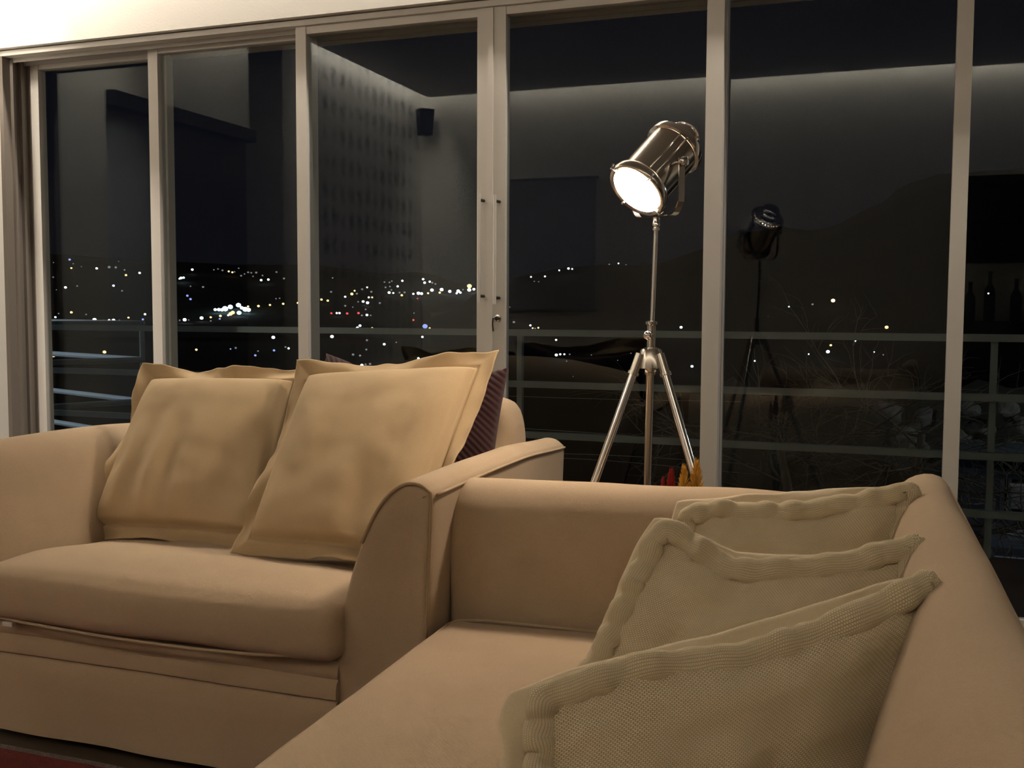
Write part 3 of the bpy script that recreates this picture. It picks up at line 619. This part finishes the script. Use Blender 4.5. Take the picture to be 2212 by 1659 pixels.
# flowers standing behind the sofa arm
PY = plain('plume_yellow', (0.62, 0.34, 0.05), 0.8, var=0.35, scale=60); PR = plain('plume_red', (0.35, 0.02, 0.015), 0.8, var=0.35, scale=60); STEM = plain('stem', (0.05, 0.09, 0.03), 0.7); POT = plain('clay', (0.20, 0.09, 0.05), 0.8)
fp = empty('potted_celosia', (-0.46, 2.345, 0)); tag(fp, 'potted plumes of yellow and red flowers behind the sofa arm', 'plant')
MB().lathe([(0.045, 0.0), (0.062, 0.12), (0.068, 0.13), (0.068, 0.15), (0.060, 0.15), (0.056, 0.13), (0.002, 0.125)], (-0.46, 2.345, 0), (0, 0, 1), 24).build('pot', POT, fp, angle=40)
for (px, py, w_, mt, nm) in ((1478, 1006, 0.027, PY, 1), (1505, 994, 0.030, PY, 2), (1450, 1012, 0.024, PR, 3), (1432, 1034, 0.016, PR, 4)):
    top = at(px, py, 2.33 + 0.01 * nm); rnd = random.Random(nm); m = MB()
    L_ = 0.085
    st = MB().tube([(-0.46, 2.345, 0.13), ((top.x - 0.46) / 2, (top.y + 2.345) / 2, 0.4), (top.x, top.y, top.z - L_), (top.x, top.y, top.z - 0.02)], [0.003, 0.003, 0.0025, 0.001], 6).build('stem', STEM, fp)
    for k in range(260):
        h = rnd.random(); r_ = w_ * (0.15 + 0.85 * h) * (1 - 0.3 * h * h); an = rnd.random() * 6.283
        b0 = Vector((top.x, top.y, top.z - h * L_ - 0.012)); dv = Vector((math.cos(an), math.sin(an), 0))
        tip = b0 + dv * r_ + Vector((0, 0, 0.016 + 0.006 * rnd.random())); sd = dv.cross(Vector((0, 0, 1))) * 0.0022
        m.add([b0 + sd, b0 - sd, tip, b0 + dv * 0.003 + Vector((0, 0, -0.003))], [(0, 1, 2), (1, 3, 2), (3, 0, 2), (0, 3, 1)])
    m.build('plume', mt, fp, smooth=False)

# ================================================================ OUTSIDE
struct(MB().box(-5.4, 4.2, D + 0.25, 5.05, -0.2, -0.03).build('trim_5', FLOORM, smooth=False), 'concrete balcony floor outside the glass doors')
RL = empty('balcony_railing', (-1.0, 5.0, -0.03)); tag(RL, 'grey metal balcony railing with horizontal bars outside the glass', 'railing')
for z in (0.949, 0.687, 0.429, 0.170):
    MB().box(-5.4, 4.2, 4.985, 5.015, z - 0.0165, z + 0.0165).build('bar', RAILM, RL, smooth=False)
for x in (-3.99, -1.778, 0.435, 2.65):
    MB().box(x - 0.014, x + 0.014, 5.015, 5.045, -0.03, 0.94).build('post', RAILM, RL, smooth=False)
# neighbour's railing corner seen at the far left
NB = empty('balcony_railing', (-6.0, 6.6, -1.0)); tag(NB, 'corner of the neighbouring balcony railing at the far left, lit arm coloured paler', 'railing')
RAIL_LIT = plain('rail_lit', (0.55, 0.60, 0.62), 0.5)  # paler copy of the rail paint: lamplight on one arm put into colour
YN = 6.4
for (cx, cy, lx, ly, dx_, dy_) in ((312, 699, 60, 691, 60, 706), (304, 777, 60, 768, 60, 794), (272, 866, 60, 849, 60, 886), (225, 941, 60, 918, 60, 975)):
    c0 = at(308, cy + (308 - cx) * 0.02, YN); zz = c0.z
    def onz(px, py):
        d_ = ray(px, py); return CAM + d_ * ((zz - CAM.z) / d_.z)
    far = onz(lx, ly); near = onz(dx_, dy_)
    far = c0 + (far - c0) * min(1.0, 6.0 / max(0.01, (far - c0).length)); near = c0 + (near - c0) * min(1.0, 3.0 / max(0.01, (near - c0).length))
    MB().tube([c0, Vector((c0.x - 3.2, c0.y + 1.3, zz))], 0.022, 8).build('bar', RAIL_LIT, NB, angle=40)
    MB().tube([c0, Vector((c0.x - 0.62, c0.y - 1.5, zz))], 0.022, 8).build('bar', RAILM, NB, angle=40)
c0 = at(308, 777, YN)
MB().tube([(c0.x, c0.y, -1.0), (c0.x, c0.y, at(308, 699, YN).z)], 0.02, 8).build('post', RAILM, NB, angle=40)

# ---- terrain: a valley, far hills and a nearer hill on the right
FAR = [(-900, 560), (-300, 548), (60, 545), (300, 562), (500, 572), (690, 574), (763, 581), (830, 594), (885, 587), (925, 592), (980, 609), (1028, 618), (1150, 640), (1600, 655), (3000, 660)]
NEAR = [(930, 690), (1000, 655), (1040, 625), (1092, 605), (1150, 593), (1210, 579), (1300, 573), (1390, 575), (1450, 560), (1500, 545), (1560, 516), (1600, 505), (1680, 491), (1740, 500), (1800, 490), (1860, 458), (1900, 440), (1930, 411), (1960, 398), (2010, 383), (2060, 378), (2212, 368), (2700, 350), (3200, 420)]
def hor(px): return 675.3 + (px - 1106) * 0.0046       # image height of the horizon
def hillside(tab, px, py, r0, r1, base):
    """distance of the hillside surface seen at a pixel"""
    e = (hor(px) - py) / FPX; er = (hor(px) - ridge_y(tab, px)) / FPX; eb = base / r0
    t = (e - eb) / max(1e-4, er - eb); return r0 + (r1 - r0) * max(0.0, min(1.0, t))
def hill(name, tab, px0, px1, r0, r1, base, label, rough):
    m = MB(); cols = 150; rows = 14; rings = []
    for i in range(cols + 1):
        px = px0 + (px1 - px0) * i / cols
        d_ = ray(px, hor(px)); az = math.atan2(d_.x, d_.y); er = (hor(px) - ridge_y(tab, px)) / FPX; eb = base / r0; col_ = []
        k = math.hypot(d_.x, d_.y) ; cosl = 1.0 / math.sqrt(1 + ((px - 1106) / FPX) ** 2)
        for j in range(rows + 4):
            if j <= rows:
                t = j / rows; r_ = r0 + (r1 - r0) * t; e = eb + (er - eb) * t
                z = CAM.z + r_ * e * cosl + (rough * nz(px * 0.02, j * 0.7, 3) * t)
            else:
                q = j - rows; r_ = r1 * (1 + 0.12 * q); z = CAM.z + r1 * er * cosl * (1 - 0.33 * q)
            col_.append(Vector((math.sin(az) * r_, math.cos(az) * r_, z)))
        rings.append(col_)
    m.loft(rings, cap=False, closed=False); return struct(m.build(name, GROUND), label)
hill('hillside_far', FAR, -900, 3000, 1500, 2600, -38, 'dark distant hills dotted with town lights', 3.0)
hill('hillside_near', NEAR, 930, 3200, 420, 720, -30, 'dark wooded hill rising at the right', 1.2)
vm = MB(); n = 40; vm.loft([[Vector((r_ * math.sin(a_), r_ * math.cos(a_), z_)) for r_, z_ in ((14, -9), (60, -22), (200, -32), (420, -37), (1500, -40), (2800, -40))] for a_ in [math.radians(-75 + 130 * i / n) for i in range(n + 1)]], cap=False, closed=False)
struct(vm.build('valley_ground', GROUND), 'dark valley floor below the balcony')

# ---- town lights: (x, y, colour, size in pixels) grouped by the crops they were read from
def crop(lst, sx, ox, oy): return [(ox + a / sx, oy + b_ / sx, c_, s_) for a, b_, c_, s_ in lst]
LT = []
LT += crop([(365,212,'d',2.5),(475,192,'b',5),(500,220,'d',3),(487,250,'a',4),(555,240,'d',2.5),(660,252,'w',5),(745,243,'d',6),(790,245,'d',5),(850,262,'d',4),(810,205,'d',2.5),(255,270,'d',4),(315,275,'d',2.5),(363,312,'d',3.5),(860,298,'a',5),(953,283,'w',5),(447,382,'w',5.5),(527,372,'d',3.5),(775,370,'w',5),(833,405,'d',4),(385,398,'d',2.5),
 (250,566,'a',5.5),(400,560,'d',3.5),(487,552,'a',5.5),(588,566,'d',3.5),(378,585,'w',4.5),(645,602,'w',8),(708,606,'d',3.5),(745,606,'w',5),(775,606,'w',7),(815,606,'d',3.5),(877,588,'a',4.5),(990,565,'w',5),(975,600,'b',5),(365,846,'a',8.5),(713,823,'a',7.5),(970,720,'d',2.5)], 3.16, 0, 500)
LT += crop([(60,152,'w',5),(645,115,'w',5.5),(520,208,'c',6),(548,205,'c',5),(503,217,'w',4),(590,405,'b',5.5),(625,443,'b',5.5),(765,308,'d',5),(625,300,'d',3.5),(885,117,'d',3.5),(930,108,'d',3.5),(980,123,'d',4.5),(1050,135,'a',4.5),(1090,145,'a',4.5),(1115,140,'d',3.5),(1160,100,'d',3.5),(1187,183,'d',4.5),(1225,163,'d',3.5),(1265,145,'d',4.5),(1300,150,'d',4),(1355,148,'d',5),(1320,190,'d',3.5),(1410,232,'w',5.5),(1425,180,'d',4),(1490,226,'w',5.5),(1580,142,'d',4.5),(1663,213,'d',5),(1575,438,'d',3.5),(1615,433,'d',3.5),(1380,520,'a',6),(1508,508,'a',5),(1655,495,'a',5.5),(1817,485,'a',5),
 (443,648,'w',7),(400,672,'a',4.5),(505,678,'d',4),(560,672,'w',8),(605,675,'d',3.5),(748,653,'w',8),(850,645,'a',5),(957,630,'a',6),(950,662,'b',4.5),(850,685,'d',4),(1545,868,'w',8),(690,1005,'a',5.5),(1127,985,'d',5),(1070,997,'b',3.5),(1375,1020,'d',4),(1345,1068,'b',5.5),(1553,1013,'b',5.5),(1680,975,'d',4.5),(1715,990,'w',5),(2080,448,'a',5.5),(2150,460,'a',5.5),(2187,362,'d',5),(2190,600,'r',5)], 5.144, 290, 560)
BIG = crop([(900,560,'c',7),(940,560,'c',8),(975,562,'c',8),(1010,550,'c',13),(1068,530,'c',11),(1158,510,'c',11),(1195,540,'c',8),(1234,556,'c',12),(1270,562,'c',10),(1165,595,'c',10),(1095,592,'a',9),(1070,607,'a',9),(1045,622,'w',5),(1265,525,'a',5)], 5.144, 290, 560)
LT += crop([(48,373,'w',4),(15,530,'d',3),(43,577,'a',5),(160,568,'a',5),(85,932,'w',5),(62,922,'d',4),(423,483,'w',5),(437,370,'d',4),(347,543,'a',5.5),(537,520,'w',5),(590,498,'a',7),(612,472,'a',4.5),(630,495,'d',5),(672,460,'d',4.5),(712,445,'w',4),(712,460,'w',4),(537,592,'d',5),(597,602,'d',3.5),(725,525,'w',4.5),(752,525,'a',4.5),(680,558,'w',6),(715,568,'w',7),(640,560,'d',4),(745,480,'d',5),(813,570,'d',5),(700,620,'d',4.5),(428,652,'r',6),(470,650,'w',5),(492,650,'w',5),(553,653,'r',6),(643,650,'r',6),(710,665,'w',6),(640,665,'d',5),(670,668,'d',5),(740,668,'d',4),(850,403,'d',4),(890,405,'d',4.5),(908,395,'d',4),(992,393,'w',5),(858,445,'d',4.5),(893,438,'d',4),(955,437,'w',5),(887,487,'w',6.5),(920,490,'w',4.5),(905,465,'d',4),(970,487,'d',4.5),(1010,485,'d',5),(988,508,'a',5.5),(1158,380,'w',5.5),(1170,408,'w',6),(1210,400,'w',5),(1230,408,'d',5),(1255,418,'d',4.5),(1228,467,'w',8),(1305,463,'w',8.5),(1290,487,'a',5.5),(1370,477,'w',7.5),(1437,475,'w',8),(1425,492,'w',5),(1455,487,'w',5.5),(1475,463,'d',4),(1525,465,'w',9),(1562,460,'w',6.5),(1080,497,'w',5),(1120,492,'w',8),(1145,495,'w',7),(1197,492,'a',5),(1113,535,'r',3),(1080,705,'r',5),(1085,650,'d',3.5),(1210,770,'a',4.5),(1343,715,'w',5.5),(655,750,'c',6),(635,768,'c',6.5),(752,768,'a',4),(432,837,'w',8),(710,866,'d',5.5),(848,898,'c',6),(1152,840,'w',5.5),(1462,866,'w',6),(1514,903,'w',5),(943,883,'d',3.5),(1120,1010,'w',5.5),(1217,1007,'w',7.5),(600,980,'d',6),(655,988,'d',5.5),(670,1065,'c',7),(700,1058,'d',5),(735,1055,'d',6),(705,940,'d',5),
 (2017,362,'w',4),(2128,358,'w',4.5),(2043,397,'d',3),(2078,400,'d',3),(1848,602,'d',3),(1880,722,'d',6),(2012,748,'w',5),(2030,770,'a',4),(2050,772,'d',4),(2075,767,'a',4.5)], 3.687, 600, 500)
LT += [(1208,584,'w',4),(1228,580,'w',5.5),(1236,581,'w',4),(1316,571,'d',4),(1336,569,'w',3.5),(1352,572,'d',3.5),(1378,575,'w',4)]
LT += crop([(1208,112,'w',6.5),(88,225,'w',5),(90,360,'w',7),(125,354,'w',5),(162,354,'w',4.5),(210,354,'d',4),(404,360,'d',3),(182,415,'d',3.5),(758,345,'d',3),(640,408,'d',2.5),(1306,462,'w',6.5),(240,553,'d',2.5)], 4.1475, 1180, 680)
LT += crop([(584,465,'w',3.5),(455,524,'d',2),(730,450,'d',5),(843,703,'a',5.5),(706,758,'w',3.5),(996,678,'w',3.5),(1110,745,'w',3.5),(1167,762,'d',3.5),(373,800,'w',4),(1817,383,'w',3.5)], 2.861, 1500, 500)
ONE = [(1014, 618, 'a', 11, 'largest warm white light at the right end of the far hillside row', 5), (600 + 1173 / 3.687, 500 + 755 / 3.687, 'b', 12, 'bright bluish light just above the middle of the railing', 9),
       (600 + 1852 / 3.687, 500 + 1363 / 3.687, 't', 9, 'turquoise light beside the railing post', 7), (1500 + 857 / 2.861, 500 + 427 / 2.861, 'o', 9, 'orange lamp glowing alone on the right hillside', 8),
       (1500 + 1188 / 2.861, 500 + 592 / 2.861, 'a', 8, 'pale yellow light above the railing left of the right mullion', 5), (1500 + 825 / 2.861, 500 + 743 / 2.861, 'w', 8, 'wide white light below the railing under the orange lamp', 5)]
GC = {'w': ((0.85, 0.93, 1.0), 4.0), 'c': ((0.62, 0.90, 1.0), 6.0), 'a': ((1.0, 0.66, 0.28), 2.4), 'd': ((0.75, 0.76, 0.80), 0.28), 'b': ((0.35, 0.45, 1.0), 1.1), 'r': ((1.0, 0.10, 0.08), 1.2), 't': ((0.25, 1.0, 0.85), 5.0), 'o': ((1.0, 0.62, 0.30), 4.0)}
GM = {k: glow('town_light_' + k, v[0], v[1]) for k, v in GC.items()}
for m_ in GM.values(): m_.cycles.emission_sampling = 'NONE'
LBL = {'w': 'white lamp', 'c': 'cool white lamp', 'a': 'amber street lamp', 'd': 'faint lamp', 'b': 'small blue lamp', 'r': 'small red lamp'}
bm = bmesh.new(); bmesh.ops.create_icosphere(bm, subdivisions=2, radius=1.0); LME = {}
for k in GM:
    me = bpy.data.meshes.new('town_light'); bm.to_mesh(me); me.materials.append(GM[k]); LME[k] = me
bm.free()
def place(px, py):
    rn = None
    if px > 1035:
        ry = ridge_y(NEAR, px)
        if py > ry + 1: rn = hillside(NEAR, px, py, 420, 720, -30)
    else:
        rn = hillside(FAR, px, py, 1500, 2600, -38)
    if rn is None: rn = hillside(FAR, px, py, 1500, 2600, -38)
    e = (py - hor(px)) / FPX
    if e > 0.008: rn = min(rn, max(60.0, 30.0 / e))
    return rn * 0.97
def light(px, py, c_, s_, label, group=None):
    r_ = place(px, py); p_ = atr(px, py, r_); dist = (p_ - CAM).length
    o = bpy.data.objects.new('town_light', LME[c_]); COL.objects.link(o); o.location = p_; q = 0.47 * s_ / FPX * dist; o.scale = (q, q, q * 0.85)
    tag(o, label, 'light', group)
SEEN = []; PANE = [(332, 'first'), (655, 'second'), (1060, 'third'), (1535, 'fourth'), (2066, 'fifth'), (9999, 'last')]
for px, py, c_, s_ in LT:
    if any(abs(px - a_) + abs(py - b_) < 5 for a_, b_ in SEEN): continue
    SEEN.append((px, py)); pane = next(n_ for x_, n_ in PANE if px < x_)
    tier = 'near the skyline' if py < (596 if px < 1035 else 605) else 'halfway up the slope' if py < 655 else 'just above the railing' if py < 708 else 'below the top railing bar'
    g = '%s %s through the %s glass leaf' % (LBL[c_], tier, pane); light(px, py, c_, s_, g, g)
for px, py, c_, s_ in BIG: light(px, py, c_, s_, 'bright floodlight in the dense white cluster behind the left sofa cushions', 'floodlight cluster')
for px, py, c_, s_, lb, br in ONE: light(px, py, c_, s_, lb)

# ---- street: pole, wires, neighbour's house, rocks and bare trees below the balcony on the right
WIRE = plain('wire', (0.32, 0.30, 0.26), 0.5)
for k, (p0, p1, p2, lb) in enumerate((((1000, 852), (1300, 862), (1600, 868), 'thin overhead wire highest behind the lamp legs'), ((1120, 925), (1320, 938), (1560, 958), 'bright overhead wire just above the lowest visible bar'), ((1150, 978), (1350, 985), (1640, 1004), 'overhead wire crossing behind the lamp legs near the sofa arm'), ((1150, 986), (1350, 998), (1640, 1026), 'lowest overhead wire behind the lamp legs'))):
    o = MB().tube(crom([at(*p0, 9), at(*p1, 9), at(*p2, 9)], 20, False), 0.0028, 6).build('overhead_wire', WIRE); tag(o, lb, 'wire', 'overhead wires')
hs = empty('house', tuple(at(2200, 1350, 11.4))); tag(hs, "neighbour's grey house below the balcony at the right edge", 'house')
HW = plain('house_wall', (0.14, 0.16, 0.20), 0.8, var=0.15, scale=4)
def pbox(name, mat, par, x0, y0, x1, y1, Y, dep):
    a_, b_ = at(x0, y0, Y), at(x1, y1, Y); return MB().box(min(a_.x, b_.x), max(a_.x, b_.x), Y, Y + dep, min(a_.z, b_.z), max(a_.z, b_.z)).build(name, mat, par, smooth=False)
pbox('wall', HW, hs, 2075, 1010, 2420, 1420, 11.4, 0.7)
pbox('roof', plain('house_roof', (0.10, 0.105, 0.11), 0.8, var=0.3, scale=2), hs, 2060, 975, 2440, 1010, 11.1, 0.95)
pbox('window', BLACK, hs, 2168, 1035, 2260, 1110, 11.36, 0.05)
for x_ in (2163, 2178): pbox('window_bar', CONC, hs, x_, 1035, x_ + 5, 1110, 11.32, 0.05)
pbox('water_tank', ALU2, hs, 2186, 1052, 2240, 1102, 10.95, 0.3); pbox('bench', CONC, hs, 2175, 1155, 2300, 1175, 10.9, 0.4); pbox('sill', CONC, hs, 2150, 1205, 2320, 1222, 10.85, 0.5)
for k, (px, py) in enumerate([(1922, 893), (1952, 938), (1992, 905), (1978, 968), (2080, 885), (2118, 925), (2072, 950), (2175, 885), (2205, 925), (2125, 975), (2185, 972), (2035, 1000)]):
    rr = random.Random(40 + k); c_ = at(px, py, 12.2 + 0.1 * (k % 3)); bm = bmesh.new(); bmesh.ops.create_icosphere(bm, subdivisions=3, radius=1.0)
    for v in bm.verts:
        q = v.co.copy(); v.co = Vector((q.x * 0.17 * (1 + 0.5 * nz(q.x * 1.5 + k, q.y * 1.5, q.z * 1.5)), q.y * 0.13, q.z * 0.115 * (1 + 0.6 * nz(q.x * 1.5, q.y * 1.5 + k, q.z * 1.5))))
    me = bpy.data.meshes.new('boulder'); bm.to_mesh(me); bm.free(); me.materials.append(ROCK)
    o = bpy.data.objects.new('boulder', me); COL.objects.link(o); o.location = c_; o.rotation_euler = (rr.uniform(-.4, .4), rr.uniform(-.5, .5), rr.uniform(0, 3)); tag(o, 'rough stone in the bank %s the right mullion, %s' % ('left of' if px < 2040 else 'right of', 'above the third railing bar' if py < 935 else 'behind the third railing bar' if py < 985 else 'below the third railing bar'), 'stone', 'stones in the bank')
bkm = MB(); rings = []
for i in range(31):
    px = 1480 + 950 * i / 30
    rings.append([Vector((at(px, 900, 13).x * (1 + 0.006 * j), 12.8 + j * 0.15, at(px, 1130 - j * 42 + 26 * nz(i * 0.4, j * 0.5, 2), 12.8 + j * 0.15).z + 0.12 * nz(i * 0.9, j * 0.9, 5))) for j in range(8)])
bkm.loft(rings, cap=False, closed=False); struct(bkm.build('ground_bank', plain('bank_soil', (0.05, 0.045, 0.03), 1.0, var=0.5, scale=2, bump=0.8, bscale=4)), 'dark earth bank beyond the balcony at the right')
def tree(base, h, seed, label, lean):
    rr = random.Random(seed); root = empty('bare_tree', tuple(base)); tag(root, label, 'tree'); mt = MB(); mbz = MB()
    top = Vector(base) + Vector((lean * h, 0, h * 0.5)); mt.tube(crom([base, Vector(base).lerp(top, 0.5) + Vector((0.05, 0, 0)), top], 8, False), [0.05 - 0.003 * i for i in range(8)], 8)
    def br(p_, d_, l_, r_, lev):
        pts = [p_]; q = p_.copy(); dd = d_.copy()
        for k in range(5):
            dd = (dd + Vector((rr.uniform(-.25, .25), rr.uniform(-.25, .25), rr.uniform(-.2, .12)))).normalized(); q = q + dd * l_ / 5; pts.append(q.copy())
        mbz.tube(pts, [r_ * (1 - 0.14 * k) for k in range(6)], 4, False)
        if lev < 3:
            for k in range(4 if lev < 2 else 3):
                s_ = pts[rr.randint(1, 5)]; nd = (dd + Vector((rr.uniform(-.9, .9), rr.uniform(-.6, .6), rr.uniform(-.4, .7)))).normalized(); br(s_, nd, l_ * rr.uniform(.55, .8), r_ * 0.55, lev + 1)
    for k in range(8):
        an = rr.uniform(0, 6.28); br(Vector(base).lerp(top, rr.uniform(.5, 1)), Vector((math.cos(an), math.sin(an) * 0.6, rr.uniform(-.1, .6))).normalized(), h * 0.42, 0.014, 0)
    mt.build('trunk', BARK, root); mbz.build('branches', BARK, root)
tree(at(1700, 1200, 8.5), 1.9, 3, 'bare branching tree beyond the railing at the middle right pane', -0.05)
tree(at(1930, 1180, 9.5), 2.0, 5, 'bare tree with long twigs by the right mullion', 0.1)
tree(at(2075, 1260, 9.6), 1.5, 9, 'bare leaning tree beyond the right edge pane', 0.15)
# fill lamp added out of the picture to the right to brighten the yard
stl = empty('fill_lamp', (5.9, 9.6, -2.5)); tag(stl, 'added fill lamp on a tall post outside the right of the view', 'street lamp')
MB().tube([(5.9, 9.6, -8.0), (5.9, 9.6, 2.6), (5.4, 9.8, 2.75)], 0.06, 10).build('post', CONC, stl)
MB().lathe([(0.16, 0), (0.14, 0.05), (0.04, 0.09)], (5.4, 9.8, 2.68), (0, 0, 1), 20).build('head', DARKM, stl)
MB().lathe([(0.13, 0.0), (0.11, -0.03), (0.01, -0.045)], (5.4, 9.8, 2.678), (0, 0, 1), 20).build('lens', glow('fill_lens', (0.75, 0.87, 1.0), 420.0), stl)

stl = empty('fill_lamp', (-9.5, 4.2, -2.5)); tag(stl, 'added fill lamp on a tall post outside the left of the view', 'street lamp')  # second fill lamp, added to brighten the neighbour's railing
MB().tube([(-9.5, 4.2, -8.0), (-9.5, 4.2, 2.6), (-9.1, 4.4, 2.75)], 0.06, 10).build('post', CONC, stl)
MB().lathe([(0.16, 0), (0.14, 0.05), (0.04, 0.09)], (-9.1, 4.4, 2.68), (0, 0, 1), 20).build('head', DARKM, stl)
MB().lathe([(0.13, 0.0), (0.11, -0.03), (0.01, -0.045)], (-9.1, 4.4, 2.678), (0, 0, 1), 20).build('lens', glow('fill_lens_left', (0.72, 0.86, 1.0), 700.0), stl)
